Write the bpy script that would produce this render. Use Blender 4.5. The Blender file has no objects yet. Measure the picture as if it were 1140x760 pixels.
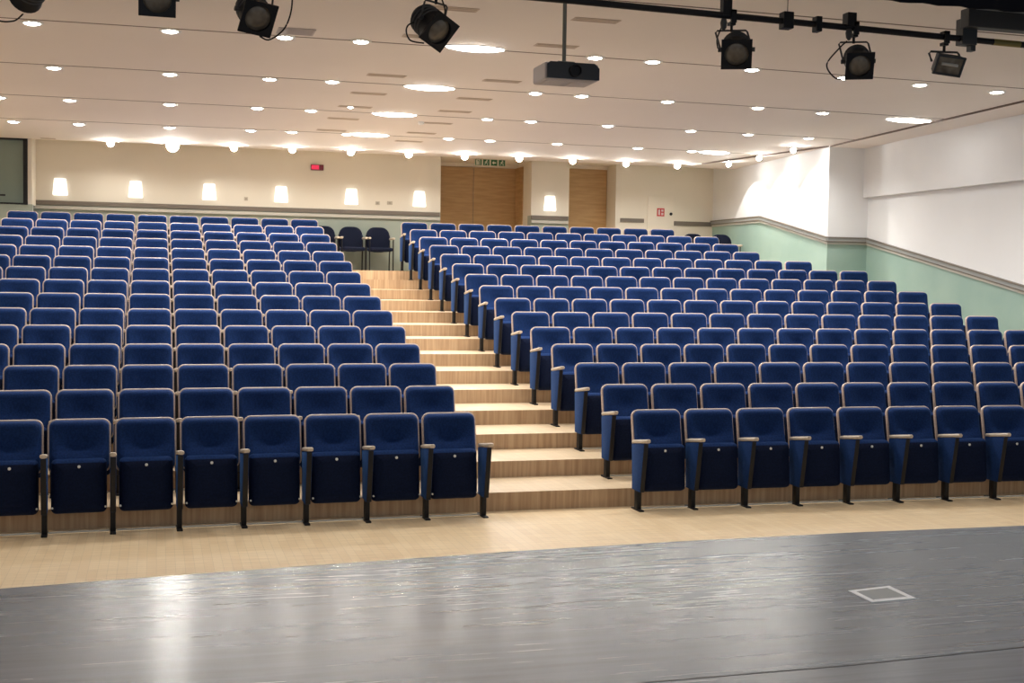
import bpy, bmesh, math, random
from mathutils import Vector, Matrix
random.seed(7)
scene = bpy.context.scene
COL = scene.collection
PI = math.pi

# ------------------------------------------------------------------ camera
F_PX, YAW, PIT, ROL = 1375.03, .2792, -.0476, .0152
CAM = Vector((-2.9282, -11.1245, 2.189))
fw = Vector((math.sin(YAW)*math.cos(PIT), math.cos(YAW)*math.cos(PIT), math.sin(PIT)))
r0 = Vector((math.cos(YAW), -math.sin(YAW), 0)); u0 = r0.cross(fw)
rt = r0*math.cos(ROL) + u0*math.sin(ROL)
up = -r0*math.sin(ROL) + u0*math.cos(ROL)
cd = bpy.data.cameras.new('camera'); cam = bpy.data.objects.new('camera', cd); COL.objects.link(cam)
cd.sensor_width = 36; cd.lens = F_PX/1140*36; cd.clip_start = .05; cd.clip_end = 200
m = Matrix.Identity(4)
for i in range(3):
    m[i][0] = rt[i]; m[i][1] = up[i]; m[i][2] = -fw[i]; m[i][3] = CAM[i]
cam.matrix_world = m
scene.camera = cam
def px(P):
    v = Vector(P)-CAM; d = v.dot(fw)
    if d < .1: return (-9999, -9999)
    return (570+F_PX*v.dot(rt)/d, 380-F_PX*v.dot(up)/d)

# ------------------------------------------------------------------ materials
MATS = {}
def principled(name, col, rough=.6, metal=0, spec=.5, sheen=0, sheen_tint=None, emit=None, estr=0):
    mt = bpy.data.materials.new(name); mt.use_nodes = True
    b = mt.node_tree.nodes['Principled BSDF']
    b.inputs['Base Color'].default_value = (*col, 1)
    b.inputs['Roughness'].default_value = rough
    b.inputs['Metallic'].default_value = metal
    b.inputs['Specular IOR Level'].default_value = spec
    if sheen:
        b.inputs['Sheen Weight'].default_value = sheen
        b.inputs['Sheen Roughness'].default_value = .4
        b.inputs['Sheen Tint'].default_value = (*(sheen_tint or col), 1)
    if emit:
        b.inputs['Emission Color'].default_value = (*emit, 1)
        b.inputs['Emission Strength'].default_value = estr
    MATS[name] = mt
    return mt
def nodes_of(mt):
    nt = mt.node_tree
    return nt, nt.nodes, nt.links, nt.nodes['Principled BSDF']
def noise_color(mt, c1, c2, scale=(1,1,1), nscale=5, detail=4, lo=.35, hi=.65, coord='Object', bump=0, rough=None):
    nt, N, L, b = nodes_of(mt)
    tc = N.new('ShaderNodeTexCoord'); mp = N.new('ShaderNodeMapping'); mp.inputs['Scale'].default_value = scale
    nz = N.new('ShaderNodeTexNoise'); nz.inputs['Scale'].default_value = nscale; nz.inputs['Detail'].default_value = detail
    cr = N.new('ShaderNodeValToRGB')
    cr.color_ramp.elements[0].position = lo; cr.color_ramp.elements[0].color = (*c1, 1)
    cr.color_ramp.elements[1].position = hi; cr.color_ramp.elements[1].color = (*c2, 1)
    L.new(tc.outputs[coord], mp.inputs['Vector']); L.new(mp.outputs['Vector'], nz.inputs['Vector'])
    L.new(nz.outputs['Fac'], cr.inputs['Fac']); L.new(cr.outputs['Color'], b.inputs['Base Color'])
    if bump:
        bp = N.new('ShaderNodeBump'); bp.inputs['Strength'].default_value = bump; bp.inputs['Distance'].default_value = .01
        L.new(nz.outputs['Fac'], bp.inputs['Height']); L.new(bp.outputs['Normal'], b.inputs['Normal'])
    if rough:
        mr = N.new('ShaderNodeMapRange'); mr.inputs['To Min'].default_value = rough[0]; mr.inputs['To Max'].default_value = rough[1]
        L.new(nz.outputs['Fac'], mr.inputs['Value']); L.new(mr.outputs['Result'], b.inputs['Roughness'])
    return mt
def plank_mat(name, ca, cb, rowh, bw, rot=0, rough=.45, mortar=.0015, grain=(2, 60, 60)):
    mt = principled(name, ca, rough)
    nt, N, L, b = nodes_of(mt)
    tc = N.new('ShaderNodeTexCoord'); mp = N.new('ShaderNodeMapping'); mp.inputs['Rotation'].default_value = (0, 0, rot)
    br = N.new('ShaderNodeTexBrick'); br.inputs['Scale'].default_value = 1
    br.inputs['Brick Width'].default_value = bw; br.inputs['Row Height'].default_value = rowh
    br.inputs['Mortar Size'].default_value = mortar; br.inputs['Color1'].default_value = (*ca, 1); br.inputs['Color2'].default_value = (*cb, 1)
    br.inputs['Mortar'].default_value = tuple(x*.75 for x in ca)+(1,)
    m2 = N.new('ShaderNodeMapping'); m2.inputs['Scale'].default_value = grain; m2.inputs['Rotation'].default_value = (0, 0, rot)
    nz = N.new('ShaderNodeTexNoise'); nz.inputs['Scale'].default_value = 1; nz.inputs['Detail'].default_value = 5
    mx = N.new('ShaderNodeMix'); mx.data_type = 'RGBA'; mx.blend_type = 'MULTIPLY'; mx.inputs[0].default_value = .55
    cr = N.new('ShaderNodeValToRGB'); cr.color_ramp.elements[0].position = .3; cr.color_ramp.elements[0].color = (.62, .58, .52, 1)
    cr.color_ramp.elements[1].position = .7; cr.color_ramp.elements[1].color = (1, 1, 1, 1)
    L.new(tc.outputs['Object'], mp.inputs['Vector']); L.new(mp.outputs['Vector'], br.inputs['Vector'])
    L.new(tc.outputs['Object'], m2.inputs['Vector']); L.new(m2.outputs['Vector'], nz.inputs['Vector'])
    L.new(nz.outputs['Fac'], cr.inputs['Fac']); L.new(br.outputs['Color'], mx.inputs[6]); L.new(cr.outputs['Color'], mx.inputs[7])
    L.new(mx.outputs[2], b.inputs['Base Color'])
    return mt

fabric = noise_color(principled('blue_velour', (.006, .024, .10), .85, spec=.15, sheen=.25, sheen_tint=(.14, .38, .95)),
                     (.005, .021, .084), (.009, .032, .128), nscale=60, detail=2)
fabric_lit = fabric
plywood = noise_color(principled('beech_plywood', (.52, .40, .33), .45), (.50, .38, .32), (.60, .47, .40), scale=(3, 3, 40), nscale=2)
armwood = noise_color(principled('beech_armrest', (.55, .47, .38), .4), (.52, .44, .35), (.64, .55, .45), scale=(30, 3, 3), nscale=3)
blackmetal = principled('black_metal', (.008, .008, .010), .5, spec=.3)
darkgrey = principled('dark_grey_metal', (.035, .037, .04), .5)
whiteplastic = principled('white_plastic', (.75, .75, .72), .4)
steel = principled('steel', (.6, .6, .6), .3, metal=1)
parquet = plank_mat('oak_parquet', (.86, .68, .44), (.80, .61, .38), .07, .5, rot=PI/2+.0, rough=.38)
treadwood = plank_mat('oak_tread', (.74, .59, .40), (.69, .54, .36), .07, .55, rot=PI/2, rough=.4)
riserwood = noise_color(principled('oak_riser', (.45, .30, .17), .5), (.40, .26, .15), (.55, .39, .24), scale=(14, 1, .6), nscale=2.2, detail=6)  # same oak as the treads, darkened for the shade on upright faces
ceilpaint = noise_color(principled('ceiling_paint', (.83, .775, .735), .85), (.82, .765, .725), (.84, .785, .745), nscale=.6)
cream = noise_color(principled('cream_plaster', (.76, .715, .62), .8), (.75, .705, .61), (.78, .735, .64), nscale=.8)
whitewall = noise_color(principled('white_plaster', (.77, .78, .79), .8), (.76, .77, .78), (.79, .80, .81), nscale=.8)
green = noise_color(principled('sage_green_paint', (.30, .43, .37), .6), (.28, .41, .36), (.33, .46, .40), nscale=1.2)
greygreen = noise_color(principled('grey_green_paint', (.33, .38, .33), .6), (.31, .36, .31), (.35, .40, .35), nscale=1.2)
railbrown = principled('dark_brown_rail', (.17, .145, .12), .5)
railgrey = principled('grey_rail', (.29, .30, .29), .5)
railpale = principled('pale_rail', (.50, .49, .44), .5)
doorwood = noise_color(principled('oak_door', (.48, .31, .14), .5), (.43, .27, .115), (.52, .34, .16), scale=(1, 1, 9), nscale=2.5, detail=5)
groove = principled('shadow_gap', (.16, .12, .10), .8)
ventmat = principled('vent_bronze', (.60, .50, .42), .6)
stagefloor = principled('stage_boards', (.06, .062, .066), .35, spec=.38)
def build_stage():
    nt, N, L, b = nodes_of(stagefloor)
    tc = N.new('ShaderNodeTexCoord'); mp = N.new('ShaderNodeMapping'); mp.inputs['Scale'].default_value = (.55, 9, 1)
    nz = N.new('ShaderNodeTexNoise'); nz.inputs['Scale'].default_value = 1.6; nz.inputs['Detail'].default_value = 3; nz.inputs['Roughness'].default_value = .5
    cr = N.new('ShaderNodeValToRGB'); cr.color_ramp.elements[0].position = .3; cr.color_ramp.elements[0].color = (.062, .078, .104, 1)
    cr.color_ramp.elements[1].position = .72; cr.color_ramp.elements[1].color = (.105, .128, .163, 1)
    mr = N.new('ShaderNodeMapRange'); mr.inputs['To Min'].default_value = .20; mr.inputs['To Max'].default_value = .32
    bp = N.new('ShaderNodeBump'); bp.inputs['Strength'].default_value = .006; bp.inputs['Distance'].default_value = .01
    L.new(tc.outputs['Object'], mp.inputs['Vector']); L.new(mp.outputs['Vector'], nz.inputs['Vector'])
    L.new(nz.outputs['Fac'], cr.inputs['Fac']); L.new(cr.outputs['Color'], b.inputs['Base Color'])
    L.new(nz.outputs['Fac'], mr.inputs['Value']); L.new(mr.outputs['Result'], b.inputs['Roughness'])
    L.new(nz.outputs['Fac'], bp.inputs['Height']); L.new(bp.outputs['Normal'], b.inputs['Normal'])
build_stage()
lampglow = principled('downlight_lens', (.9, .9, .9), .3, emit=(1, .95, .86), estr=25)
tubeglow = principled('panel_lens', (.9, .9, .9), .3, emit=(1, .97, .92), estr=18)
bulbglow = principled('spot_bulb', (.9, .9, .9), .3, emit=(1, .97, .91), estr=420)
sconceglow = principled('sconce_shade', (.95, .95, .92), .5, emit=(1, .97, .90), estr=1.25)
redglow = principled('red_sign_face', (.5, .01, .04), .4, emit=(.8, .02, .10), estr=.45)
reddark = principled('red_sign_dark', (.12, .005, .015), .4)
redpaint = principled('red_sign_paint', (.55, .03, .04), .5)
greenpaint = principled('exit_green', (.012, .11, .035), .5)
navyfab = principled('navy_chair_fabric', (.004, .007, .022), .85, spec=.2, sheen=.15, sheen_tint=(.2, .3, .8))
lensglass = noise_color(principled('lamp_lens', (.10, .075, .05), .25), (.11, .085, .06), (.26, .21, .15), nscale=9, detail=2)
projbody = principled('projector_body', (.45, .42, .43), .5)
projdark = principled('projector_front', (.008, .009, .012), .3)
boothglass = principled('booth_glass', (.20, .26, .23), .18, spec=.6)
blackcloth = principled('black_cloth', (.008, .008, .011), .9, spec=.1)
tapewhite = principled('white_tape', (.88, .88, .88), .6)
yellowtag = principled('yellow_tag', (.22, .17, .04), .5)
polegrey = principled('grey_pole', (.16, .17, .15), .5)

# ------------------------------------------------------------------ geometry helpers
def finish(name, bm, mats, parent=None, smooth=False):
    me = bpy.data.meshes.new(name)
    bmesh.ops.recalc_face_normals(bm, faces=bm.faces[:])
    if smooth:
        for f in bm.faces: f.smooth = True
    bm.to_mesh(me); bm.free()
    if smooth:
        try: me.set_sharp_from_angle(angle=math.radians(42))
        except Exception: pass
    for mt in (mats if isinstance(mats, (list, tuple)) else [mats]): me.materials.append(mt)
    o = bpy.data.objects.new(name, me); COL.objects.link(o)
    if parent: o.parent = parent
    return o
def box(bm, x0, x1, y0, y1, z0, z1, mi=0, bevel=0):
    vs = [bm.verts.new((x, y, z)) for x in (x0, x1) for y in (y0, y1) for z in (z0, z1)]
    fs = [bm.faces.new([vs[i] for i in q]) for q in ((0,1,3,2),(4,6,7,5),(0,4,5,1),(2,3,7,6),(0,2,6,4),(1,5,7,3))]
    for f in fs: f.material_index = mi
    if bevel:
        es = list({e for f in fs for e in f.edges})
        bmesh.ops.bevel(bm, geom=es, offset=bevel, segments=2, affect='EDGES', profile=.5, material=-1)
def rr(w, h, r, n=5):
    r = min(r, w/2-.001, h/2-.001); pts = []
    for cx, cz, a0 in ((w/2-r, h/2-r, 0), (-w/2+r, h/2-r, PI/2), (-w/2+r, -h/2+r, PI), (w/2-r, -h/2+r, 1.5*PI)):
        for k in range(n+1):
            a = a0+k/n*PI/2; pts.append((cx+r*math.cos(a), cz+r*math.sin(a)))
    return pts
def rr2(w, h, r, n=5, m=7):
    """rounded rectangle with its straight sides subdivided m times"""
    p = rr(w, h, r, n); out = []
    for i, a in enumerate(p):
        out.append(a)
        if i % (n+1) == n:
            b = p[(i+1) % len(p)]
            out += [(a[0]+(b[0]-a[0])*k/m, a[1]+(b[1]-a[1])*k/m) for k in range(1, m)]
    return out
def rings(bm, rs, cap0=True, cap1=True, mi=0):
    """rs: list of closed rings of 3-D points, equal counts"""
    R = [[bm.verts.new(p) for p in r] for r in rs]
    n = len(R[0])
    for a, b in zip(R, R[1:]):
        for i in range(n):
            f = bm.faces.new((a[i], a[(i+1) % n], b[(i+1) % n], b[i])); f.material_index = mi
    if cap0: bm.faces.new(R[0]).material_index = mi
    if cap1: bm.faces.new(R[-1]).material_index = mi
    return R
def slab(bm, w, h, r, prof, xf, n=5, mi=0):
    """rounded panel in local x,z; prof = list of (inset, y)"""
    rings(bm, [[xf @ Vector((x, y, z)) for x, z in rr(w-2*i, h-2*i, max(r-i, .004), n)] for i, y in prof], mi=mi)
def tube(bm, pts, r, seg=8, mi=0, cap=True):
    pts = [Vector(p) for p in pts]; rs = []
    rad = r if isinstance(r, (list, tuple)) else [r]*len(pts)
    for i, p in enumerate(pts):
        t = (pts[min(i+1, len(pts)-1)]-pts[max(i-1, 0)]).normalized()
        a = Vector((0, 0, 1)) if abs(t.z) < .9 else Vector((1, 0, 0))
        u = t.cross(a).normalized(); v = t.cross(u)
        rs.append([p+rad[i]*(u*math.cos(k/seg*2*PI)+v*math.sin(k/seg*2*PI)) for k in range(seg)])
    rings(bm, rs, cap, cap, mi)
def lathe(bm, prof, xf=Matrix.Identity(4), seg=20, mi=0):
    """prof: (radius, z) list, revolved about local z"""
    rings(bm, [[xf @ Vector((r*math.cos(k/seg*2*PI), r*math.sin(k/seg*2*PI), z)) for k in range(seg)] for r, z in prof], mi=mi)
def prism(bm, poly, axis, a, b, mi=0):
    """poly of 2-D points extruded along axis ('x': (y,z), 'y': (x,z), 'z': (x,y)) from a to b"""
    def P(p, t): return (t, p[0], p[1]) if axis == 'x' else ((p[0], t, p[1]) if axis == 'y' else (p[0], p[1], t))
    rings(bm, [[P(p, a) for p in poly], [P(p, b) for p in poly]], mi=mi)
def empty(name, loc, label, cat, group=None, rz=0):
    o = bpy.data.objects.new(name, None); o.empty_display_size = .1; COL.objects.link(o)
    o.location = loc; o.rotation_euler = (0, 0, rz)
    tag(o, label, cat, group); return o
def tag(o, label, cat, group=None):
    o['label'] = label; o['category'] = cat
    if group: o['group'] = group
    return o
def struct(name, bm, mats, smooth=False):
    o = finish(name, bm, mats, smooth=smooth); o['kind'] = 'structure'; return o
def sbox(name, mats, *a):
    bm = bmesh.new(); box(bm, *a); return struct(name, bm, mats)

# ------------------------------------------------------------------ hall layout
S_L, S_R, AIS, PITCH, RISE, DZ, E0, KAP = .55, .5655, 1.554, .8741, .1688, .0114, .2008, -.0047
def yo(u): return KAP*(u-.7)**2
def lvl(r): return 0 if r <= 0 else r*RISE+DZ
YB, ZC, SL = 13.7, 4.647, -.02        # back wall, ceiling height there, ceiling slope
def zceil(y): return ZC+SL*(y-YB)
XR, XF, YP = 8.70, 9.51, 8.85         # rear and front right wall, step between them
RAIL0 = 3.60
def zrail(y): return RAIL0 if y > 11.42 else max(RAIL0-(11.42-y)*.1935, 1.35)

# flat parquet floor in front of the seats
bm = bmesh.new(); box(bm, -8, 9.6, -4.2, 1.0, -.1, 0); struct('floor', bm, parquet)
# raked tiers
for r in range(1, 15):
    xe = 9.52 if r <= 10 else 8.72
    us = [-8+i*(xe+8)/24 for i in range(25)]
    bm = bmesh.new()
    yb = lambda u: (YB+.05 if r == 14 else r*PITCH+E0+yo(u)+.02)
    z0, z1 = lvl(r-1)-.05, lvl(r)
    A = [bm.verts.new((u, (r-1)*PITCH+E0+yo(u), z0)) for u in us]
    B = [bm.verts.new((u, (r-1)*PITCH+E0+yo(u), z1)) for u in us]
    C_ = [bm.verts.new((u, yb(u), z1)) for u in us]
    D_ = [bm.verts.new((u, yb(u), z0)) for u in us]
    for i in range(24):
        bm.faces.new((A[i], A[i+1], B[i+1], B[i])).material_index = 1
        bm.faces.new((B[i], B[i+1], C_[i+1], C_[i])).material_index = 0
        bm.faces.new((C_[i], C_[i+1], D_[i+1], D_[i])).material_index = 1
    bm.faces.new((A[0], B[0], C_[0], D_[0])); bm.faces.new((A[24], B[24], C_[24], D_[24]))
    struct('floor_tier', bm, [treadwood, riserwood])

# stage floor with its gently bowed front edge
edge = [(-8.0, -3.62), (-5.5, -3.38), (-3.844, -3.199), (-2.851, -3.077), (-1.753, -2.965), (-.532, -2.85), (.803, -2.775), (2.242, -2.75), (3.766, -2.79), (5.5, -2.9), (9.5, -3.4)]
bm = bmesh.new(); prism(bm, edge+[(9.5, -15), (-8, -15)], 'z', -.1, .3)
struct('floor_stage', bm, stagefloor)
bm = bmesh.new()
seam = [(-3.0, -5.77), (-.506, -5.737), (.426, -5.727), (1.49, -5.66), (4.5, -5.42)]
prism(bm, [(x, y-.006) for x, y in seam]+[(x, y+.006) for x, y in reversed(seam)], 'z', .2985, .3012)
struct('floor_seam', bm, blackmetal)
# floor box plate with white tape round it
plate = empty('floor_plate', (1.366, -4.5, .3), 'square grey cover plate taped white on the dark stage floor', 'floor plate')
q = [(1.216, -4.383), (1.531, -4.334), (1.517, -4.639), (1.203, -4.66)]
qc = (1.366, -4.504)
def sc_(p, k): return ((qc[0]+(p[0]-qc[0])*k)-1.366, (qc[1]+(p[1]-qc[1])*k)+4.5)
bm = bmesh.new(); prism(bm, [sc_(p, .86) for p in q], 'z', .0005, .003); finish('cover', bm, principled('plate_grey', (.22, .23, .23), .5), plate)
for i in range(4):
    a, b = q[i], q[(i+1) % 4]
    bm = bmesh.new(); k = .79 if i != 2 else .70
    prism(bm, [sc_(a, 1.03), sc_(b, 1.03), sc_(b, k), sc_(a, k)], 'z', .0005, .0035+.0004*i)
    finish('tape_strip', bm, tapewhite, plate)

# ceiling: main panels with dark joints, soffits along the back and right
JOINTS = [.25, 2.85, 5.42, 7.95, 10.38]
ys = [-6.0, .25, 2.85, 5.42, 7.95, 10.38]
def cx_edge(y): return 8.82 if y <= 8.85 else 8.76-(y-8.85)*(8.76-7.72)/(12.23-8.85)
outline = [(-8, -6), (8.82, -6), (8.80, 8.85), (7.72, 12.23), (7.50, 12.95), (-8, 12.98)]
bm = bmesh.new()
A = [bm.verts.new((x, y, zceil(y))) for x, y in outline]; B = [bm.verts.new((x, y, zceil(y)+.12)) for x, y in outline]
bm.faces.new(A); bm.faces.new(B)
for i in range(6): bm.faces.new((A[i], A[(i+1) % 6], B[(i+1) % 6], B[i]))
struct('ceiling', bm, ceilpaint)
# cove strips behind the ceiling's edge
bm = bmesh.new(); box(bm, -8, 9.7, 12.7, YB+1.3, 4.735, 4.85); struct('ceiling_back_cove', bm, cream)
cv = [(8.75, -6), (9.7, -6), (9.7, 12.75), (7.3, 12.75), (7.72, 12.15), (8.72, 8.85)]
bm = bmesh.new(); rings(bm, [[(x, y, zceil(y)-.024) for x, y in cv], [(x, y, zceil(y)+.10) for x, y in cv]]); struct('ceiling_side_cove', bm, ceilpaint)
for pa in ([(8.735, -6), (8.75, -6), (8.72, 8.86), (8.705, 8.86)], [(8.705, 8.85), (8.72, 8.85), (7.72, 12.15), (7.705, 12.15)]):
    bm = bmesh.new(); rings(bm, [[(x, y, zceil(y)-.027) for x, y in pa], [(x, y, zceil(y)+.02) for x, y in pa]]); struct('trim_15', bm, groove)
for k, y in enumerate(JOINTS):
    bm = bmesh.new()
    n = 16; xs = [-7.9+i*(cx_edge(y)-.03+7.9)/n for i in range(n+1)]
    bow = lambda x: .028*((x-.8)/3.5)**2 - .06
    lo = [(x, y+bow(x)-.017) for x in xs]; hi = [(x, y+bow(x)+.017) for x in reversed(xs)]
    V0 = [bm.verts.new((x, yy, zceil(yy)-.0015)) for x, yy in lo+hi]; bm.faces.new(V0)
    r_ = bmesh.ops.extrude_face_region(bm, geom=bm.faces[:]); bmesh.ops.translate(bm, vec=(0, 0, .003), verts=[v for v in r_['geom'] if isinstance(v, bmesh.types.BMVert)])
    struct('trim_%d' % (k+1), bm, groove)
# dark shadow gap along the ceiling's right edge
bm = bmesh.new()
ge = [(8.82, -5.9), (8.80, 8.85), (7.72, 12.23)]
def gquad(p, q_, w=.022):
    d = (Vector((*q_, 0))-Vector((*p, 0))).normalized(); n_ = Vector((-d.y, d.x, 0))*w
    pts = [Vector((*p, 0))-n_*0, Vector((*q_, 0)), Vector((*q_, 0))+n_, Vector((*p, 0))+n_]
    rings(bm, [[(v.x, v.y, zceil(v.y)-.002) for v in pts], [(v.x, v.y, zceil(v.y)+.02) for v in pts]])
gquad(ge[0], ge[1]); gquad(ge[1], ge[2])
struct('trim_6', bm, groove)

# walls ------------------------------------------------------------
def wallbox(name, mt, *a): return sbox(name, mt, *a)
ZF = lvl(14)
# back wall upper plaster, pierced by the two door recesses
D1 = (2.62, 4.56); D2 = (5.39, 6.44)
for a, b in ((-5.2, D1[0]), (D1[1], D2[0])):
    wallbox('wall_back', cream, a, b, YB, YB+.25, 3.60, 4.76)
    wallbox('wall_back_dado', greygreen, a, b, YB, YB+.25, ZF-.1, 3.60)
    wallbox('trim_7', railbrown, a, b-.02, YB-.035, YB, 3.515, 3.60)
    wallbox('trim_8', railpale, a, b-.02, YB-.045, YB, 3.44, 3.50)
wallbox('wall_back', cream, D2[1], XR+.3, YB, YB+.25, ZF-.1, 4.76)
wallbox('trim_9', railbrown, 6.55, 7.09, YB-.02, YB, 3.515, 3.60)
wallbox('trim_9', railbrown, 7.79, XR, YB-.02, YB, 3.475, 3.57)
# door recesses
def recess(x0, x1, yd, wood_from=None):
    wallbox('wall_reveal', cream, x0-.2, x0, YB+.25, yd+.2, ZF-.1, 4.76)
    wallbox('wall_reveal', cream, x1, x1+.2, YB+.25, yd+.2, ZF-.1, 4.76)
    wallbox('floor_recess', treadwood, x0-.2, x1+.2, YB+.05, yd+.2, ZF-.06, ZF)
    wallbox('wall_lintel', cream, x0, x1, yd-.03, yd+.2, 4.665, 4.76)
    if wood_from: wallbox('trim_10', doorwood, x1-.02, x1, wood_from, yd, ZF, 4.665)
recess(*D1, 14.85, 14.3); recess(*D2, 14.24)
def door_leaf(name, x0, x1, yd, hx):
    bm = bmesh.new(); box(bm, x0+.006, x1-.006, yd, yd+.06, ZF+.01, 4.66, bevel=.004)
    d = struct(name, bm, doorwood)
    bm = bmesh.new()
    tube(bm, [(hx, yd-.05, ZF+1.06), (hx, yd-.05, ZF+.94)], .011); tube(bm, [(hx, yd, ZF+1.05), (hx, yd-.05, ZF+1.05)], .008); tube(bm, [(hx, yd, ZF+.95), (hx, yd-.05, ZF+.95)], .008)
    h = finish('door_handle', bm, steel, d, True)
door_leaf('door_1', D1[0], 3.60, 14.85, 3.52); door_leaf('door_2', 3.60, D1[1], 14.85, 3.68)
door_leaf('door_3', D2[0], D2[1], 14.24, 5.52)
# right walls
def poly_wall(name, x0, x1, pts, mt):
    bm = bmesh.new(); prism(bm, pts, 'x', x0, x1); return struct(name, bm, mt)
yk = 11.42
poly_wall('wall_right_rear', XR, XR+.25, [(YB, 4.80), (YB, RAIL0), (yk, RAIL0), (YP+.03, zrail(YP+.03)), (YP+.03, 4.80)], whitewall)
poly_wall('wall_right_rear_dado', XR, XR+.25, [(YB, RAIL0), (yk, RAIL0), (YP+.03, zrail(YP+.03)), (YP+.03, 1.0), (YB, 1.0)], green)
wallbox('wall_step', whitewall, XR, XF+.2, YP, YP+.03, zrail(YP), 4.80)
wallbox('wall_step_dado', green, XR, XF+.2, YP, YP+.03, .8, zrail(YP))
yl = (1.35-RAIL0)/.1935+yk
poly_wall('wall_right', XF, XF+.25, [(YP, 3.83), (YP, zrail(YP)), (yl, 1.35), (-6, 1.35), (-6, 3.83)], whitewall)
poly_wall('wall_right_dado', XF, XF+.25, [(YP, zrail(YP)), (yl, 1.35), (-6, 1.35), (-6, -.1), (YP, -.1)], green)
wallbox('wall_right_bulkhead', whitewall, XF-.10, XF+.25, -6, YP, 3.83, 4.80)
def rail_run(x, pts, t):
    """dado rail along a right wall; pts of (y, z top)"""
    for nm, mt, za, zb_, pr in (('trim_11', railbrown, -.022, 0, t+.012), ('trim_12', railgrey, -.075, -.022, t), ('trim_13', railbrown, -.092, -.075, t+.004), ('trim_14', railpale, -.132, -.098, t*.7)):
        bm = bmesh.new()
        prism(bm, [(y, z+zb_) for y, z in pts]+[(y, z+za) for y, z in reversed(pts)], 'x', x-pr, x)
        struct(nm, bm, mt)
rail_run(XR, [(YB, RAIL0), (yk, RAIL0), (YP-.03, zrail(YP))], .045)
rail_run(XF, [(YP-.02, zrail(YP)), (yl, 1.35), (-6, 1.35)], .045)
zp = zrail(YP)
for nm, mt, za, zb_, pr in (('trim_11', railbrown, -.022, 0, .057), ('trim_12', railgrey, -.075, -.022, .045), ('trim_13', railbrown, -.092, -.075, .049), ('trim_14', railpale, -.132, -.098, .03)):
    wallbox(nm, mt, XR-.01, XF, YP-pr, YP, zp+za, zp+zb_)
# left side: glazed booth at the back, plain wall beyond the frame
wallbox('wall_left', cream, -8.2, -8.0, -6, 13.2, -.1, 5.0)
wallbox('wall_booth', greygreen, -8.0, -5.14, 13.0, 13.2, ZF-.1, 3.48)
wallbox('wall_booth_return', cream, -5.215, -5.14, 13.0, YB+.2, 3.48, 4.76)
wallbox('wall_booth_head', cream, -8.0, -5.14, 13.0, 13.2, 4.69, 4.76)
bm = bmesh.new(); box(bm, -7.9, -5.30, 13.06, 13.08, 3.50, 4.64); w1 = struct('window_1', bm, boothglass)
bm = bmesh.new()
box(bm, -7.98, -5.215, 12.97, 13.12, 4.635, 4.70); box(bm, -5.29, -5.215, 12.97, 13.12, 3.47, 4.635); box(bm, -7.98, -5.29, 13.0, 13.12, 3.47, 3.50)
f_ = finish('window_frame', bm, blackmetal, w1)
bm = bmesh.new(); box(bm, -5.72, -5.60, 13.045, 13.06, 3.62, 3.65); finish('window_latch', bm, blackmetal, w1)

# ------------------------------------------------------------------ auditorium seats
def tilt(y, z, ang): return Matrix.Translation((0, y, z)) @ Matrix.Rotation(-ang, 4, 'X')
BT = .2827; HT = .9503
ang = math.radians(12)
hb = .47                                            # back height
Xb = tilt(BT-math.sin(ang)*hb/2, HT-math.cos(ang)*hb/2, ang)
def mesh_of(build, name, mats, smooth=True):
    bm = bmesh.new(); build(bm); o = finish(name, bm, mats, smooth=smooth)
    me = o.data; bpy.data.objects.remove(o); return me
def b_shell(bm):
    slab(bm, .522, hb, .072, [(.004, .022), (0, .018), (0, -.004), (.005, -.010)], Xb)
def b_cush(bm):
    # rounded rim, head roll at the top, hollow below it, fuller lumbar part
    X = Xb @ Matrix.Translation((0, 0, -.002))
    w, h = .492, .444
    def ss(t): t = max(0, min(1, t)); return t*t*(3-2*t)
    def prof(x, z):
        zn = z/(h/2)
        roll = .014*math.exp(-((zn-.85)/.22)**2)-.048*math.exp(-(x/.155)**2-((zn+.02)/.46)**2)
        lum = .034*math.exp(-((zn+.75)/.55)**2)
        side = .010*(abs(x)/(w/2))**2
        return roll+lum+side
    rs = []
    for ins, y, k in ((0, -.006, 0), (0, -.022, 0), (.005, -.037, .15), (.014, -.051, .4), (.028, -.060, .75), (.045, -.064, 1), (.065, -.064, 1), (.085, -.064, 1), (.105, -.064, 1), (.125, -.064, 1), (.145, -.064, 1), (.165, -.064, 1), (.185, -.064, 1), (.205, -.064, 1), (.215, -.064, 1)):
        rs.append([X @ Vector((x, y-k*prof(x, z), z)) for x, z in rr2(w-2*ins, h-2*ins, max(.058-ins*.26, .004), 5)])
    rings(bm, rs)
navy_under = noise_color(principled('dark_shaded_underside', (.004, .008, .03), .85, spec=.15, sheen=.1, sheen_tint=(.12, .3, .9)), (.003, .007, .026), (.005, .011, .038), nscale=60, detail=2)  # dark navy fabric with part of the underside's shade put into its colour
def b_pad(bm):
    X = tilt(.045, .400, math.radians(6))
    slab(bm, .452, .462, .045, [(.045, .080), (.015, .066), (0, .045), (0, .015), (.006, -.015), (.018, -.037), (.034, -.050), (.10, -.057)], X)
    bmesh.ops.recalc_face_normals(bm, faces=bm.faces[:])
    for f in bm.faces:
        if f.normal.z < .35: f.material_index = 1  # all but the upward faces take the shade-darkened navy
PADF = tilt(.045, .400, math.radians(6))
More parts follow.
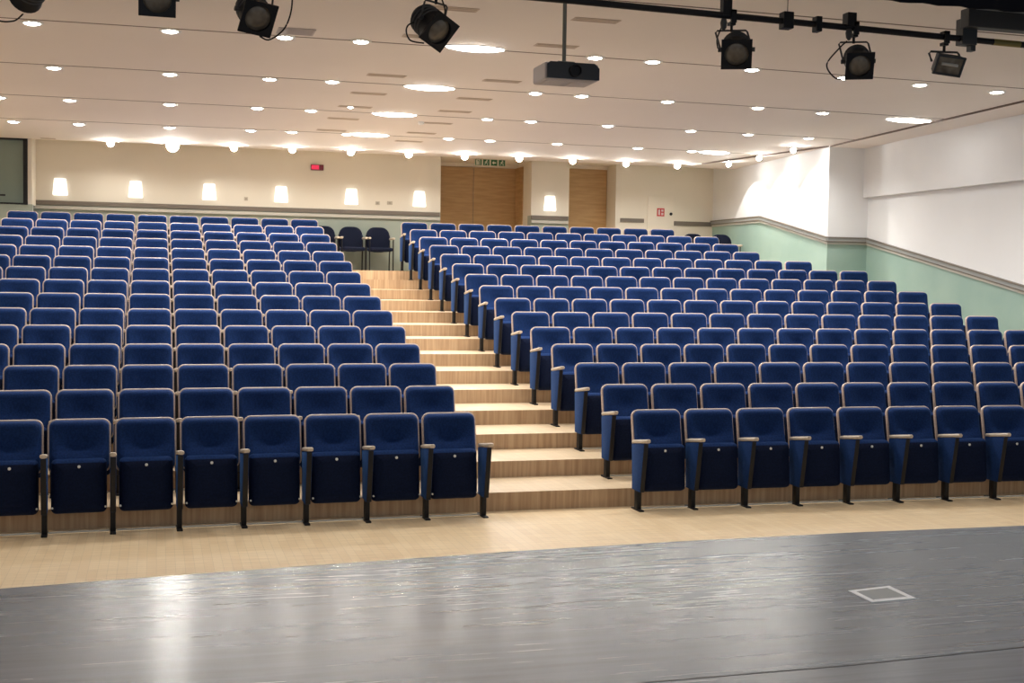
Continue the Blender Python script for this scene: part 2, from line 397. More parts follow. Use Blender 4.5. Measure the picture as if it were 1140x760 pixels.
def b_panel(bm):
    # tapered upholstered standard, black on its front edge
    poly = [(-.205, .672), (-.12, .19), (.10, .19), (.125, .633)]
    t = .024
    vs = {}
    R_ = rings(bm, [[(-t, y, z) for y, z in poly], [(t, y, z) for y, z in poly]])
    bmesh.ops.bevel(bm, geom=[e for e in bm.edges], offset=.006, segments=2, affect='EDGES', profile=.5)
    for f in bm.faces:
        f.normal_update()
    bmesh.ops.recalc_face_normals(bm, faces=bm.faces[:])
    for f in bm.faces:
        if f.normal.y < -.6: f.material_index = 1
def b_leg(bm):
    box(bm, -.022, .022, -.05, .03, .012, .60, bevel=.004)
    box(bm, -.025, .025, -.12, .11, 0, .014, bevel=.003)
def b_arm(bm):
    poly = rr(.056, .036, .015, 4)
    ysec = [(-.255, .80), (-.243, 1), (.05, 1), (.115, .92), (.125, .8)]
    rings(bm, [[(x*k, y, .645-(y-.18)*.13+z*k) for x, z in poly] for y, k in ysec])
def b_rail(bm): box(bm, -.245, .245, -.008, .008, .010, .022)
def b_badge(bm):
    lathe(bm, [(.013, 0), (.013, .004), (.009, .006)], PADF @ Matrix.Translation((0, -.055, .165)) @ Matrix.Rotation(PI/2, 4, 'X'), 12)
def b_cap(sx):
    def f(bm):
        lathe(bm, [(.009, 0), (.009, .012), (.005, .015)], Matrix.Translation((sx*.214, -.006, .225)) @ Matrix.Rotation(PI/2, 4, 'X'), 10)
    return f
M_shell = mesh_of(b_shell, 'seat_shell', plywood); M_cush = mesh_of(b_cush, 'seat_back_cushion', fabric)
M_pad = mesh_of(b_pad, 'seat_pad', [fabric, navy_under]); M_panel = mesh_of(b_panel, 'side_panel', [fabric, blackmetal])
M_leg = mesh_of(b_leg, 'leg', blackmetal); M_arm = mesh_of(b_arm, 'armrest', armwood)
M_rail = mesh_of(b_rail, 'floor_rail', railpale); M_badge = mesh_of(b_badge, 'badge', whiteplastic)
M_capL = mesh_of(b_cap(-1), 'hinge_cap', whiteplastic); M_capR = mesh_of(b_cap(1), 'hinge_cap', whiteplastic)

ORD = ['front', 'second', 'third', 'fourth', 'fifth', 'sixth', 'seventh', 'eighth', 'ninth', 'tenth', 'eleventh', 'twelfth', 'thirteenth', 'fourteenth', 'top']
NTH = ['first', 'second', 'third', 'fourth', 'fifth', 'sixth', 'seventh', 'eighth', 'ninth', 'tenth', 'eleventh', 'twelfth', 'thirteenth', 'fourteenth']
def part(name, me, parent, loc=(0, 0, 0)):
    o = bpy.data.objects.new(name, me); o.parent = parent; o.location = loc; COL.objects.link(o); return o
R_END = [12, 12, 12, 12, 12, 12, 12, 12, 12, 12, 11, 10, 10, 10, 9]
def in_view(x, y, z0, w):
    P = [px((x+dx, y+dy, z0+dz)) for dx in (-w, w) for dy in (-.1, .28) for dz in (.0, .5, .95)]
    return max(p[0] for p in P) > 1 and min(p[0] for p in P) < 1139
n_seats = 0
def make_seat(r, k, side, last):
    global n_seats
    s = S_L if side == 'L' else S_R
    u = -(k+.5)*s if side == 'L' else AIS+(k+.5)*s
    y = r*PITCH+yo(u); z = lvl(r)
    if not in_view(u, y, z, s/2): return False
    rz = math.atan(2*KAP*(u-.7))
    row = ORD[r]+' row'
    where = 'on the green wall side' if side == 'R' else 'across from the green wall'
    lab = 'blue tip-up seat in the %s, %s from the aisle, %s' % (row, NTH[k], where)
    t = empty('auditorium_seat', (u, y, z), lab, 'seat', 'blue seats beside the green wall' if side == 'R' else 'blue seats below the wall lamps', rz)
    part('back_shell', M_shell, t); part('back_cushion', M_cush, t)
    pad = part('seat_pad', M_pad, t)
    sg = 1 if side == 'L' else -1                      # the standard on the aisle's side belongs to the seat
    ends = [sg*s/2]+([-sg*s/2] if last else [])
    for e in ends:
        part('side_panel', M_panel, t, (e, 0, 0)); part('leg', M_leg, t, (e, 0, 0)); part('armrest', M_arm, t, (e, 0, 0))
    if r < 3: part('floor_rail', M_rail, t)
    if r == 0:
        part('badge', M_badge, pad)
    if r == 0 and side == 'L':
        part('hinge_cap', M_capL, t); part('hinge_cap', M_capR, t)
    n_seats += 1
    return True
for r in range(15):
    nL = 10 if r == 14 else 14
    for k in range(nL): make_seat(r, k, 'L', k == nL-1)
    for k in range(R_END[r]+1): make_seat(r, k, 'R', k == R_END[r])
print('seats', n_seats)

# ------------------------------------------------------------------ loose chairs at the back
def make_chair(loc, label, rz=0):
    t = empty('stacking_chair', loc, label, 'chair', 'loose navy chairs at the back', rz)
    bm = bmesh.new()
    X = tilt(.22, .63, math.radians(9))
    rings(bm, [[X @ Vector((x*k, yy, z*k)) for x, z in shape] for shape in [[p for p in rr(.47, .50, .17, 6)]] for yy, k in ((.03, .95), (.02, 1), (-.02, 1), (-.04, .93), (-.045, .7))])
    finish('backrest', bm, navyfab, t, True)
    bm = bmesh.new(); X = Matrix.Translation((0, 0, .43)) @ Matrix.Rotation(PI/2, 4, 'X')
    slab(bm, .47, .46, .09, [(.02, -.035), (0, -.015), (0, .02), (.02, .035), (.08, .042)], Matrix.Translation((0, -.02, .43)) @ Matrix.Rotation(-PI/2, 4, 'X'))
    finish('seat', bm, navyfab, t, True)
    for sx in (-1, 1):
        bm = bmesh.new(); tube(bm, [(sx*.235, -.20, 0), (sx*.235, -.20, .62)], .012); finish('leg', bm, blackmetal, t, True)
        bm = bmesh.new(); tube(bm, [(sx*.235, .24, 0), (sx*.235, .20, .42), (sx*.235, .24, .72)], .012); finish('leg', bm, blackmetal, t, True)
        bm = bmesh.new(); rings(bm, [[(sx*.238+x*k, y, .645+z*k) for x, z in rr(.05, .04, .018, 4)] for y, k in ((-.26, .7), (-.25, 1), (.16, 1), (.18, .7))])
        finish('armrest', bm, armwood, t, True)
    return t
ch = (('navy chair with wooden arms, half hidden behind the top row\'s aisle seat', (.205, 13.28, ZF)),
      ('navy chair with wooden arms, middle one of three against the back wall', (.755, 13.28, ZF)),
      ('navy chair with wooden arms against the back wall, nearest the double doors', (1.303, 13.28, ZF)),
      ('navy chair with rounded back under the white wall cabinet, beyond the top row\'s end', (7.70, 12.25, ZF)),
      ('navy chair with rounded back beside the green dado at the top', (8.33, 12.25, ZF)))
for lb, lc in ch: make_chair(lc, lb)

# ------------------------------------------------------------------ things on the back wall
def wall_lamp(x, label):
    t = empty('wall_lamp', (x, YB, 3.86), label, 'wall lamp', 'white wall lamps on the back wall')
    n = 14; rs = []
    for z, w, d in ((-.155, .125, .10), (-.14, .132, .11), (.12, .108, .085), (.15, .104, .08)):
        rs.append([(w*math.cos(PI+PI*i/n), -.004+d*math.sin(PI+PI*i/n), z) for i in range(n+1)])
    bm = bmesh.new(); rings(bm, rs); finish('shade', bm, sconceglow, t, True)
    bm = bmesh.new(); box(bm, -.05, .05, -.006, 0, -.06, .06); finish('mount', bm, whiteplastic, t)
lamps = [(-4.71, 'beside the dark booth window'), (-3.35, 'second from the booth window'), (-1.98, 'third from the booth window'),
         (-.60, 'fourth from the booth window'), (.79, 'second from the double doors'), (2.18, 'just before the double doors')]
for x, wh in lamps: wall_lamp(x, 'glowing white tapered wall lamp on the back wall, '+wh)
wall_lamp(4.97, 'glowing white tapered wall lamp on the pier between the two doors')

t = empty('red_sign', (.10, YB, 4.415), 'red lit sign high on the cream back wall above the lamps', 'sign')
bm = bmesh.new(); box(bm, -.125, .125, -.05, 0, -.055, .055, bevel=.005); finish('housing', bm, reddark, t)
bm = bmesh.new(); box(bm, -.115, .035, -.056, -.05, -.042, .042); finish('lit_face', bm, redglow, t)
bm = bmesh.new(); box(bm, .045, .075, -.056, -.05, -.03, .03); box(bm, .085, .112, -.056, -.05, -.03, .03); finish('dark_face', bm, principled('maroon', (.16, .01, .03), .4), t)

t = empty('exit_sign', (3.62, 13.55, 4.735), 'hanging exit sign with green pictograms over the double doors', 'sign')
bm = bmesh.new(); box(bm, -.33, .33, -.008, .008, -.155, -.03, bevel=.003); finish('panel', bm, principled('sign_cream', (.62, .58, .46), .4), t)
for sx in (-.25, .25):
    bm = bmesh.new(); tube(bm, [(sx, 0, 0), (sx, 0, -.035)], .006); finish('hanger', bm, steel, t)
def picto(bm, x, kind):
    Y0, Y1 = -.014, -.008
    if kind == 'run':
        lathe(bm, [(.014, 0), (.014, .005)], Matrix.Translation((x+.012, Y1, -.050)) @ Matrix.Rotation(PI/2, 4, 'X'), 10)
        prism(bm, [(x-.012, -.066), (x+.016, -.062), (x+.006, -.105), (x-.020, -.103)], 'y', Y0, Y1)
        prism(bm, [(x-.004, -.10), (x+.012, -.10), (x+.034, -.118), (x+.030, -.145), (x+.018, -.145), (x+.020, -.120)], 'y', Y0, Y1)
        prism(bm, [(x-.020, -.10), (x-.004, -.10), (x-.020, -.128), (x-.046, -.135), (x-.046, -.124), (x-.026, -.120)], 'y', Y0, Y1)
        prism(bm, [(x+.012, -.068), (x+.018, -.076), (x+.040, -.088), (x+.044, -.080)], 'y', Y0, Y1)
        prism(bm, [(x-.012, -.066), (x-.034, -.082), (x-.036, -.100), (x-.026, -.100), (x-.024, -.086), (x-.008, -.076)], 'y', Y0, Y1)
    elif kind == 'door':
        prism(bm, [(x-.045, -.145), (x-.045, -.038), (x+.035, -.038), (x+.035, -.145), (x+.020, -.145), (x+.020, -.053), (x-.028, -.053), (x-.028, -.145)], 'y', Y0, Y1)
        prism(bm, [(x-.022, -.145), (x-.022, -.06), (x+.002, -.075), (x+.002, -.145)], 'y', Y0, Y1)
    else:
        prism(bm, [(x+.04, -.082), (x-.005, -.082), (x-.005, -.058), (x-.045, -.094), (x-.005, -.130), (x-.005, -.106), (x+.04, -.106)], 'y', Y0, Y1)
signpale = principled('sign_pale', (.66, .64, .52), .5)
for x, kd in ((-.25, 'door'), (-.083, 'run'), (.083, 'arrow'), (.25, 'run')):
    bm = bmesh.new(); box(bm, x-.066, x+.066, -.0105, -.008, -.153, -.032); pl = finish('green_plate', bm, greenpaint, t)
    bm = bmesh.new(); picto(bm, x, kd); finish('pictogram', bm, signpale, pl)

t = empty('hose_cabinet', (7.47, YB, 3.72), 'white flush wall cabinet with a red fire sign, beside the single door', 'cabinet')
bm = bmesh.new(); box(bm, -.30, .30, -.018, 0, -.62, .38, bevel=.004); finish('door', bm, principled('cabinet_white', (.78, .73, .63), .5), t)
bm = bmesh.new(); box(bm, -.085, .085, -.023, -.018, -.055, .115); sgn = finish('fire_sign', bm, redpaint, t)
bm = bmesh.new()
box(bm, -.06, -.015, -.026, -.023, -.03, .09); box(bm, .012, .06, -.026, -.023, .045, .09); box(bm, .012, .06, -.026, -.023, -.03, .02)
finish('pictogram', bm, principled('sign_white', (.7, .6, .58), .5), sgn)
bm = bmesh.new(); lathe(bm, [(.032, 0), (.032, .015), (.02, .03)], Matrix.Translation((.24, -.018, 0)) @ Matrix.Rotation(PI/2, 4, 'X'), 14); finish('knob', bm, blackmetal, t, True)

def socket(x, z, label, y=YB, w=.10):
    t = empty('wall_socket', (x, y, z), label, 'socket', 'small plates on the back wall')
    bm = bmesh.new(); box(bm, -w/2, w/2, -.012, 0, -.035, .035, bevel=.004); finish('plate', bm, principled('plate_tan', (.48, .43, .34), .5), t)
    bm = bmesh.new(); box(bm, -.018, .018, -.016, -.012, -.015, .015); finish('switch', bm, principled('switch_grey', (.33, .30, .25), .5), t)
socket(1.32, 3.75, 'small tan plate on the back wall, further from the double doors', w=.085)
socket(1.57, 3.76, 'small wide tan plate on the back wall, nearer the double doors', w=.11)
socket(-1.28, 3.75, 'small tan plate on the back wall between the third and fourth lamps', w=.07)

# ------------------------------------------------------------------ ceiling fittings
NW = 0
def downlight(x, y, label, r=.105):
    z = zceil(y)
    t = empty('downlight', (x, y, z), label, 'downlight', 'recessed round downlights in the ceiling')
    bm = bmesh.new(); lathe(bm, [(r*.82, -.012), (r*1.12, -.010), (r*1.14, 0), (r*.82, 0)], seg=20); 
    finish('trim_ring', bm, whiteplastic, t, True)
    bm = bmesh.new(); lathe(bm, [(r*.85, -.004), (r*.8, -.012), (r*.45, -.024), (r*.1, -.028)], seg=18); finish('lens', bm, lampglow, t, True)
    return t
rows = [
 ('first', [(-4.22, 3.00), (-2.81, 2.93), (-1.59, 2.85), (-.75, 2.80), (2.03, 2.80), (2.77, 2.81), (4.11, 2.87), (5.46, 2.97), (6.65, 3.10), (7.93, 3.23)]),
 ('second', [(-4.20, 5.58), (-2.79, 5.55), (-1.53, 5.48), (-.72, 5.40), (2.08, 5.36), (2.76, 5.36), (4.07, 5.40), (5.53, 5.47), (6.66, 5.58)]),
 ('third', [(-5.15, 8.25), (-4.18, 8.17), (-2.77, 8.06), (-1.50, 7.98), (-.70, 7.95), (2.06, 7.88), (2.78, 7.88), (4.09, 7.90), (5.59, 7.98), (6.67, 8.04), (7.85, 8.10)]),
 ('fourth', [(-5.22, 10.76), (-4.20, 10.68), (-2.76, 10.58), (-1.42, 10.46), (-.73, 10.42), (.20, 10.36), (1.99, 10.30), (2.75, 10.30), (4.01, 10.30), (5.60, 10.36), (6.71, 10.42)]),
]
for nm, pts in rows:
    for i, (x, y) in enumerate(pts):
        if px((x, y, zceil(y)))[0] < -6: continue
        lab = 'round ceiling downlight, %s in the %s joint from the stage, counted from the booth end' % (NTH[i], nm)
        downlight(x, y, lab)
downlight(-.18, 7.40, 'small round downlight standing alone in front of the third ceiling joint', .05)
def oval(x, y, label, w=.70, d=.26):
    z = zceil(y)
    t = empty('ceiling_light', (x, y, z), label, 'ceiling light', 'wide oblong lights in the ceiling')
    t.rotation_euler = (math.atan(SL), 0, 0)
    def el(k, zz): return [(w/2*k*math.copysign(abs(math.cos(a))**1.15, math.cos(a)), d/2*k*math.copysign(abs(math.sin(a))**1.15, math.sin(a)), zz) for a in [i/28*2*PI for i in range(28)]]
    bm = bmesh.new(); rings(bm, [el(1, -.004), el(.96, -.018), el(.7, -.034), el(.25, -.04)]); finish('diffuser', bm, tubeglow, t, True)
    bm = bmesh.new(); rings(bm, [el(1.05, 0), el(1.06, -.008), el(1, -.010), el(.96, 0)]); finish('rim', bm, whiteplastic, t, True)
for i, (x, y) in enumerate(((.55, 2.72), (.59, 5.38), (.57, 7.86), (.57, 10.25))):
    oval(x, y, 'wide oblong ceiling light over the aisle, in the %s joint from the stage' % ORD[i].replace('front', 'first'))
oval(8.25, 5.74, 'wide oblong ceiling light at the green wall side, in the second joint', .80)
oval(7.16, 10.41, 'wide oblong ceiling light at the green wall side, in the fourth joint', .62)

def vent(x, y, label, w=.50, d=.165, mt=None):
    t = empty('ceiling_vent', (x, y, zceil(y)), label, 'vent', 'slot vents in the ceiling')
    bm = bmesh.new(); box(bm, -w/2, w/2, -d/2, d/2, -.006, 0, bevel=.002); finish('frame', bm, mt or ventmat, t)
    bm = bmesh.new()
    for i in range(2):
        yy = -d/2+d*(i+.5)/2
        box(bm, -w/2+.02, w/2-.02, yy-d*.13, yy+d*.13, -.0085, -.006)
    finish('slots', bm, principled('vent_dark', (.46, .38, .31), .7) if 'vent_dark' not in MATS else MATS['vent_dark'], t)
for i, y in enumerate((1.02, 2.34, 4.645, 6.12, 7.325, 8.585, 9.81, 10.915)):
    vent(1.40, y, 'brown slot vent, %s from the stage in the file on the projector side' % NTH[i])
for i, y in enumerate((1.0, 2.35, 4.755, 6.17, 7.40, 8.63, 10.0)):
    vent(-.11, y, 'brown slot vent, %s from the stage in the file towards the wall lamps' % NTH[i])
t = empty('ceiling_grille', (-1.50, 2.53, zceil(2.53)), 'pale square grille in the ceiling behind a stage lamp', 'grille')
bm = bmesh.new(); box(bm, -.20, .20, -.17, .17, -.006, 0, bevel=.002); finish('panel', bm, principled('grille_grey', (.50, .46, .46), .6), t)
bm = bmesh.new()
for i in range(6): box(bm, -.18, .18, -.145+i*.055, -.125+i*.055, -.009, -.006)
finish('slats', bm, principled('grille_slat', (.42, .38, .38), .6), t)
vent(-4.85, 12.80, 'small dark slot vent at the ceiling edge beside the booth', .26, .07, MATS['vent_dark'])
t = empty('smoke_detector', (1.133, 8.533, zceil(8.533)), 'small white smoke detector between the vents', 'smoke detector')
bm = bmesh.new(); lathe(bm, [(.05, 0), (.05, -.02), (.035, -.045), (.01, -.05)], seg=16); finish('body', bm, whiteplastic, t, True)

def aim_matrix(loc, d, roll=0):
    """local -y looks along d, local z up"""
    y = -Vector(d).normalized(); x = y.cross(Vector((0, 0, 1))).normalized(); z = x.cross(y)
    M = Matrix.Identity(4)
    for i in range(3): M[i][0] = x[i]; M[i][1] = y[i]; M[i][2] = z[i]; M[i][3] = loc[i]
    return M @ Matrix.Rotation(roll, 4, 'Y')
def spot_lamp(x, y, z, label, r=.062, power=30, ang_=150, blend=.8, aim=None, tip=0):
    t = empty('spot_lamp', (x, y, z), label, 'spotlight', 'bright spots along the ceiling edge')
    bm = bmesh.new(); lathe(bm, [(r*1.15, 0), (r*1.15, -.012), (r*.9, -.016), (r*.5, -.012)], seg=18); finish('collar', bm, whiteplastic, t, True)
    # gimbal head tipped towards the stage: white cup with the glowing lamp face in its mouth
    X = Matrix.Translation((0, 0, -.055)) @ Matrix.Rotation(math.radians(64), 4, 'X') @ Matrix.Rotation(PI, 4, 'Y')
    X = Matrix.Translation((0, 0, -.034)) @ aim_matrix((0, 0, 0), aim or (-.12, -1, -.28)) @ Matrix.Rotation(PI/2, 4, 'X')
    bm = bmesh.new(); lathe(bm, [(r*.35, -r*1.0), (r*.8, -r*.7), (r*1.06, -r*.1), (r*1.08, r*.06), (r*.98, r*.06), (r*.97, -r*.05)], X, 18); hd = finish('cup', bm, whiteplastic, t, True)
    bm = bmesh.new(); lathe(bm, [(r*.96, -r*.02), (r*.85, r*.10), (r*.5, r*.2), (r*.1, r*.24)], X, 18); finish('bulb', bm, bulbglow, hd, True)
    ld = bpy.data.lights.new('spot_beam', 'SPOT'); ld.energy = power; ld.color = (1, .96, .88); ld.spot_size = math.radians(ang_); ld.spot_blend = blend; ld.shadow_soft_size = .04
    lo = bpy.data.objects.new('spot_beam', ld); lo.location = (x, y, z-.13); lo.rotation_euler = (0, -tip, 0); COL.objects.link(lo)
sp = [(-3.78, 12.86), (-2.68, 12.80), (-1.57, 12.76), (-.50, 12.62), (.61, 12.60), (1.73, 12.58), (2.83, 12.52), (3.92, 12.45), (5.04, 12.45), (6.19, 12.48), (7.31, 12.47)]
for i, (x, y) in enumerate(sp):
    spot_lamp(x, y, zceil(y), 'glaring round spot along the back ceiling edge, %s from the booth' % NTH[i], r=.115 if i == 1 else .062)
for i, (x, y) in enumerate([(8.08, 11.68), (8.17, 10.55), (8.20, 9.27)]):
    spot_lamp(x, y, zceil(y)-.024, 'round spot washing the white side wall, %s from the back corner' % NTH[i], r=.05, power=42, ang_=84, blend=.12, aim=(-.2, -1, -.5), tip=math.radians(26))

# ------------------------------------------------------------------ projector on its pole
t = empty('projector', (.43, -1.13, 3.905), 'dark projector hanging on a pole from the ceiling', 'projector')
bm = bmesh.new(); box(bm, -.24, .24, .0, .36, 0, .145, bevel=.018); finish('body', bm, projbody, t)
bm = bmesh.new()
prism(bm, [(-.225, .008), (.238, .008), (.238, .105), (.195, .145), (-.20, .145), (-.225, .125)], 'y', -.02, .005); fr = finish('front_panel', bm, projdark, t)
bm = bmesh.new(); lathe(bm, [(.052, 0), (.052, .03), (.044, .032), (.040, .012)], Matrix.Translation((.02, -.02, .075)) @ Matrix.Rotation(PI/2, 4, 'X'), 20); finish('lens_barrel', bm, blackmetal, fr, True)
bm = bmesh.new(); box(bm, -.20, -.03, .05, .30, -.004, 0); box(bm, .03, .2, .05, .30, -.004, 0); finish('base_cover', bm, principled('proj_base', (.52, .48, .48), .5), t)
bm = bmesh.new(); box(bm, -.11, .04, .05, .2, .145, .165, bevel=.004); tube(bm, [(-.035, .12, .16), (-.035, .12, zceil(-1.0)-3.905)], .017, 10); lathe(bm, [(.06, 0), (.06, .02)], Matrix.Translation((-.035, .12, zceil(-1.0)-3.905-.02)), 16)
finish('pole', bm, polegrey, t, True)

# ------------------------------------------------------------------ lighting bar and stage lamps
BY, BZ = -2.2, 4.283
t = empty('lighting_bar', (0, BY, BZ), 'long black pipe holding the stage lamps under the ceiling', 'lighting bar')
bm = bmesh.new(); tube(bm, [(-6, 0, .06), (.08, 0, .030), (1.967, 0, .003), (4.075, 0, -.031), (6.5, 0, -.07)], .026, 12); finish('pipe', bm, blackmetal, t, True)
bm = bmesh.new(); box(bm, 1.29, 1.365, -.03, .03, .01, zceil(-2.2)-BZ); finish('hanger', bm, blackmetal, t)
bm = bmesh.new(); box(bm, -3.05, -2.975, -.03, .03, .01, zceil(-2.2)-BZ); finish('hanger', bm, blackmetal, t)
bm = bmesh.new(); box(bm, 1.808, 1.896, -.045, .045, -.055, .075, bevel=.005); tube(bm, [(1.86, 0, .07), (1.86, 0, zceil(-2.2)-BZ)], .003, 6); finish('junction_box', bm, blackmetal, t)
bm = bmesh.new(); box(bm, 2.10, 2.15, -.04, .04, -.06, .06, bevel=.005); finish('clamp', bm, blackmetal, t)
bm = bmesh.new(); box(bm, 2.375, 2.455, -.045, .045, -.005, .11, bevel=.005); finish('junction_box', bm, blackmetal, t)
bm = bmesh.new(); box(bm, 3.44, 3.58, -.05, .05, -.075, .14, bevel=.006); box(bm, 3.535, 3.58, -.03, .03, -.12, -.06); finish('clamp', bm, darkgrey, t)
bm = bmesh.new(); tube(bm, [(3.765, 0, -.0265), (4.03, 0, -.030)], .0275, 12, cap=False); lb = finish('yellow_tag', bm, yellowtag, t, True); lb['label'] = 'yellow sleeve on the pipe'
for x0 in (1.30, 2.40):
    bm = bmesh.new(); lathe(bm, [(.02, 0), (.028, -.03), (.022, -.07), (.008, -.09)], Matrix.Translation((x0, -.02, -.02)), 10); finish('plug', bm, darkgrey, t, True)
t = empty('cable_trough', (3.43, -2.28, 4.39), 'black box trough above the end of the lighting bar', 'trough')
bm = bmesh.new(); box(bm, 0, 3.2, -.06, .06, -.055, .10, bevel=.008); finish('body', bm, darkgrey, t)
bm = bmesh.new(); box(bm, .06, 3.18, -.066, -.06, .085, .10); finish('lip', bm, railgrey, t)
t = empty('stage_border', (0, -3.2, 4.25), 'black cloth border hanging above the stage front', 'curtain')
bm = bmesh.new()
pts = [(1.6+i*.08, .02*math.sin(i*1.7)) for i in range(70)]
rings(bm, [[(x, y-.01, zz) for x, y in pts]+[(x, y+.01, zz) for x, y in reversed(pts)] for zz in (0.01, .70)])
finish('cloth', bm, blackcloth, t, True)

def pipe_z(x): return BZ+.030-(x-.08)*.0153
def stage_lamp(c, d, label, size=.235, roll=0, cable=None, frame=True):
    c = Vector(c); base = (c.x, BY, pipe_z(c.x)-.026)
    t = empty('stage_lamp', base, label, 'stage lamp', 'black stage lamps on the lighting bar')
    off = -Vector(base)
    M = Matrix.Translation(off) @ aim_matrix(c, d, roll)
    R = size*.47
    bm = bmesh.new()
    X = M @ Matrix.Rotation(PI/2, 4, 'X')        # lathe axis z -> local -y
    lathe(bm, [(R*.35, -.27), (R*.75, -.255), (R*.96, -.20), (R, -.14), (R, -.02), (R*1.04, -.015), (R*1.04, 0), (R*.86, 0), (R*.84, -.03)], X, 24)
    body = finish('housing', bm, blackmetal, t, True)
    bm = bmesh.new()
    for k in range(4):
        zz = -.22+.035*k; rr_ = R*(.96 if k == 0 else 1.0)
        lathe(bm, [(rr_, zz), (rr_*1.04, zz+.004), (rr_*1.04, zz+.010), (rr_, zz+.014)], X, 24)
    finish('cooling_fins', bm, darkgrey, body, True)
    bm = bmesh.new(); lathe(bm, [(R*.86, -.012), (R*.7, -.002), (R*.4, .008), (R*.05, .012)], X, 24); finish('lens', bm, lensglass, t, True)
    if frame:
        bm = bmesh.new(); h = size/2; w = .014
        F = M @ Matrix.Translation((0, -.012, 0))
        # square gel frame with a round opening
        n = 32; sq = []; ci = []
        for i in range(n):
            a = i/n*2*PI; cxx, szz = math.cos(a), math.sin(a); kk = h/max(abs(cxx), abs(szz))
            sq.append((cxx*kk, szz*kk)); ci.append((cxx*R*.84, szz*R*.84))
        r4 = [[F @ Vector((x, y, z)) for x, z in L_] for L_, y in ((ci, -.006), (sq, -.006), (sq, .010), (ci, .010))]
        Rv = rings(bm, r4, False, False)
        for i in range(n): bm.faces.new((Rv[3][i], Rv[3][(i+1) % n], Rv[0][(i+1) % n], Rv[0][i]))
        finish('gel_frame', bm, blackmetal, t)
    # yoke: flat bar from the pivots up over the body to the clamp
    piv = [M @ Vector((s*(R+.012), .10, 0)) for s in (-1, 1)]
    top = Vector((0, 0, -.085))
    ax = (piv[1]-piv[0]); ax.z = 0; ax.normalize()
    cs = [top+ax*(s*(R+.012)) for s in (-1, 1)]
    bm = bmesh.new(); tube(bm, [piv[0], cs[0]+Vector((0, 0, -.012)), cs[0]+ax*.012, cs[1]-ax*.012, cs[1]+Vector((0, 0, -.012)), piv[1]], .0075, 6); finish('yoke', bm, darkgrey, t, True)
    bm = bmesh.new(); box(bm, -.022, .022, -.03, .03, -.045, -.02); box(bm, -.022, .022, -.045, -.025, -.03, .07); box(bm, -.022, .022, -.045, .03, .052, .07); tube(bm, [(0, 0, -.095), (0, 0, -.03)], .011, 8)
    finish('clamp', bm, blackmetal, t)
    for s, p in zip((-1, 1), piv):
        bm = bmesh.new(); a = (piv[1]-piv[0]).normalized()*s; tube(bm, [p-a*.012, p+a*.02], .018, 10); finish('knob', bm, darkgrey, t, True)
    if cable:
        P = [Vector(q)+off for q in cable]
        out = []
        for i in range(len(P)-1):
            p0, p1, p2, p3 = P[max(i-1, 0)], P[i], P[i+1], P[min(i+2, len(P)-1)]
            for k in range(8):
                u = k/8; out.append(.5*((2*p1)+(p2-p0)*u+(2*p0-5*p1+4*p2-p3)*u*u+(3*p1-p0-3*p2+p3)*u**3))
        out.append(P[-1])
        bm = bmesh.new(); tube(bm, out, .006, 6); finish('cable', bm, blackmetal, t, True)
    return t
stage_lamp((-3.777, -2.30, 4.01), (-.35, .8, -.35), 'round-backed stage lamp in the corner above the booth side', .22, frame=False,
           cable=[(-3.80, -2.2, 3.93), (-3.86, -2.22, 3.875), (-3.98, -2.22, 3.88), (-4.15, -2.2, 4.0)])
stage_lamp((-2.939, -2.30, 4.08), (0, -1, -.25), 'stage lamp cut by the photo\'s top edge, second from the booth side', .245)
stage_lamp((-2.268, -2.30, 3.995), (.20, -1, -.62), 'tilted stage lamp with a hanging cable, in front of the pale grille', .235, roll=.12,
           cable=[(-2.25, -2.25, 3.88), (-2.18, -2.2, 3.87), (-2.08, -2.2, 3.95), (-2.03, -2.2, 4.08), (-2.02, -2.2, 4.25)])
stage_lamp((-.985, -2.30, 3.995), (.48, -1, -.72), 'stage lamp turned sideways, nearest the projector', .24, roll=.36,
           cable=[(-1.06, -2.15, 3.93), (-1.17, -2.15, 3.95), (-1.18, -2.2, 4.05), (-.93, -2.2, 4.12), (-.95, -2.2, 4.27)])
stage_lamp((1.377, -2.30, 3.985), (-.46, -1, -.62), 'stage lamp with a brown lens under the bar\'s hanger post', .235,
           cable=[(1.31, -2.1, 4.06), (1.28, -2.15, 4.12), (1.29, -2.2, 4.20)])
stage_lamp((2.457, -2.30, 3.963), (-.42, -1, -.60), 'stage lamp with a looping cable beside the junction box', .22, roll=-.02,
           cable=[(2.40, -2.2, 3.875), (2.30, -2.2, 3.87), (2.22, -2.2, 3.97), (2.32, -2.2, 4.10), (2.395, -2.2, 4.17)])
# asymmetric flood with a rectangular mouth
c = Vector((3.293, -2.28, 4.02)); base = (3.30, BY, pipe_z(3.3)-.026)
t = empty('stage_lamp', base, 'small rectangular floodlight at the end of the bar under the trough', 'stage lamp', 'black stage lamps on the lighting bar')
M = Matrix.Translation(-Vector(base)) @ aim_matrix(c, (-.22, -1, -.55), .12)
bm = bmesh.new()
def rect(w, h, y, dz=0): return [M @ Vector((sx*w/2, y, sz*h/2+dz)) for sx, sz in ((-1, -1), (1, -1), (1, 1), (-1, 1))]
rings(bm, [rect(.15, .10, .13, -.01), rect(.20, .14, .08), rect(.23, .155, 0), rect(.24, .165, 0), rect(.24, .165, -.02), rect(.21, .135, -.02), rect(.20, .125, 0)])
finish('housing', bm, darkgrey, t)
bm = bmesh.new(); rings(bm, [rect(.205, .13, -.006), rect(.205, .13, -.010)]); finish('glass', bm, lensglass, t)
bm = bmesh.new(); tube(bm, [M @ Vector((-.07, -.013, .01)), M @ Vector((.07, -.013, .01))], .012, 8); finish('tube', bm, principled('lamp_tube', (.45, .43, .38), .3), t, True)
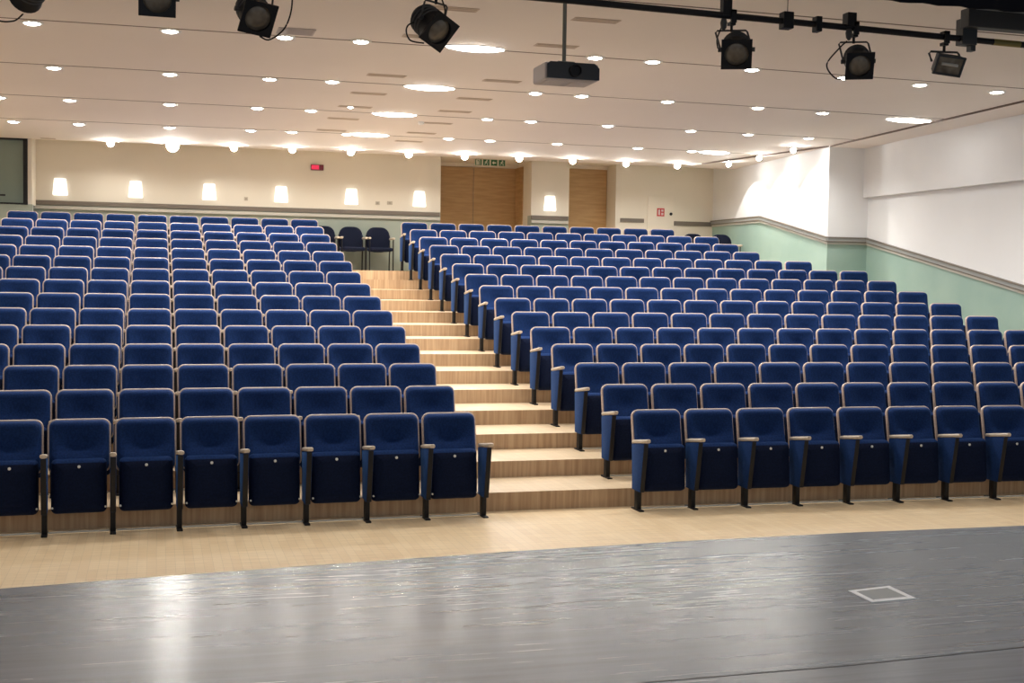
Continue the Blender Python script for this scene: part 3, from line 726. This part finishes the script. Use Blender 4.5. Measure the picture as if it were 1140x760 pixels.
piv = [M @ Vector((s*.13, .05, 0)) for s in (-1, 1)]; ax = (piv[1]-piv[0]); ax.z = 0; ax.normalize()
cs = [Vector((0, 0, -.095))+ax*(s*.13) for s in (-1, 1)]
bm = bmesh.new(); tube(bm, [piv[0], cs[0]+Vector((0, 0, -.015)), cs[0]+ax*.015, cs[1]-ax*.015, cs[1]+Vector((0, 0, -.015)), piv[1]], .009, 6); finish('yoke', bm, darkgrey, t, True)
bm = bmesh.new(); box(bm, -.022, .022, -.03, .03, -.045, -.02); box(bm, -.022, .022, -.045, -.025, -.03, .07); box(bm, -.022, .022, -.045, .03, .052, .07); tube(bm, [(0, 0, -.095), (0, 0, -.03)], .012, 8)
finish('clamp', bm, blackmetal, t)

# ------------------------------------------------------------------ light
def area(name, loc, rot, sx, sy, power, col):
    ld = bpy.data.lights.new(name, 'AREA'); ld.shape = 'RECTANGLE'; ld.size = sx; ld.size_y = sy; ld.energy = power; ld.color = col
    o = bpy.data.objects.new(name, ld); o.location = loc; o.rotation_euler = rot; COL.objects.link(o); return o
# light of the recessed downlights
for nm, pts in rows:
    for x, y in pts:
        ld = bpy.data.lights.new('downlight_beam', 'SPOT'); ld.energy = 105; ld.color = (1, .97, .925); ld.spot_size = math.radians(150); ld.spot_blend = .8; ld.shadow_soft_size = .09
        lo = bpy.data.objects.new('downlight_beam', ld); lo.location = (x, y, zceil(y)-.06); COL.objects.link(lo)
# unseen downlight row, added above the picture to light the hall's front
for x in (-4.2, -2.8, -1.5, .6, 2.0, 4.1, 5.5, 7.0):
    ld = bpy.data.lights.new('downlight_beam', 'SPOT'); ld.energy = 60; ld.color = (1, .97, .925); ld.spot_size = math.radians(150); ld.spot_blend = .8; ld.shadow_soft_size = .09
    lo = bpy.data.objects.new('downlight_beam', ld); lo.location = (x, .25, zceil(.25)-.06); COL.objects.link(lo)

w = bpy.data.worlds.new('stage_house'); scene.world = w; w.use_nodes = True
w.node_tree.nodes['Background'].inputs['Color'].default_value = (.88, .93, 1.0, 1); w.node_tree.nodes['Background'].inputs['Strength'].default_value = .38

vs = scene.view_settings
scene.display_settings.display_device = 'sRGB'
vs.view_transform = 'Standard'; vs.look = 'None'; vs.gamma = 1; vs.use_curve_mapping = False; vs.exposure = 0.46
scene.cycles.use_denoising = True
scene.cycles.max_bounces = 10; scene.cycles.diffuse_bounces = 8; scene.cycles.glossy_bounces = 3
scene.cycles.sample_clamp_indirect = 6
scene.cycles.use_light_tree = True
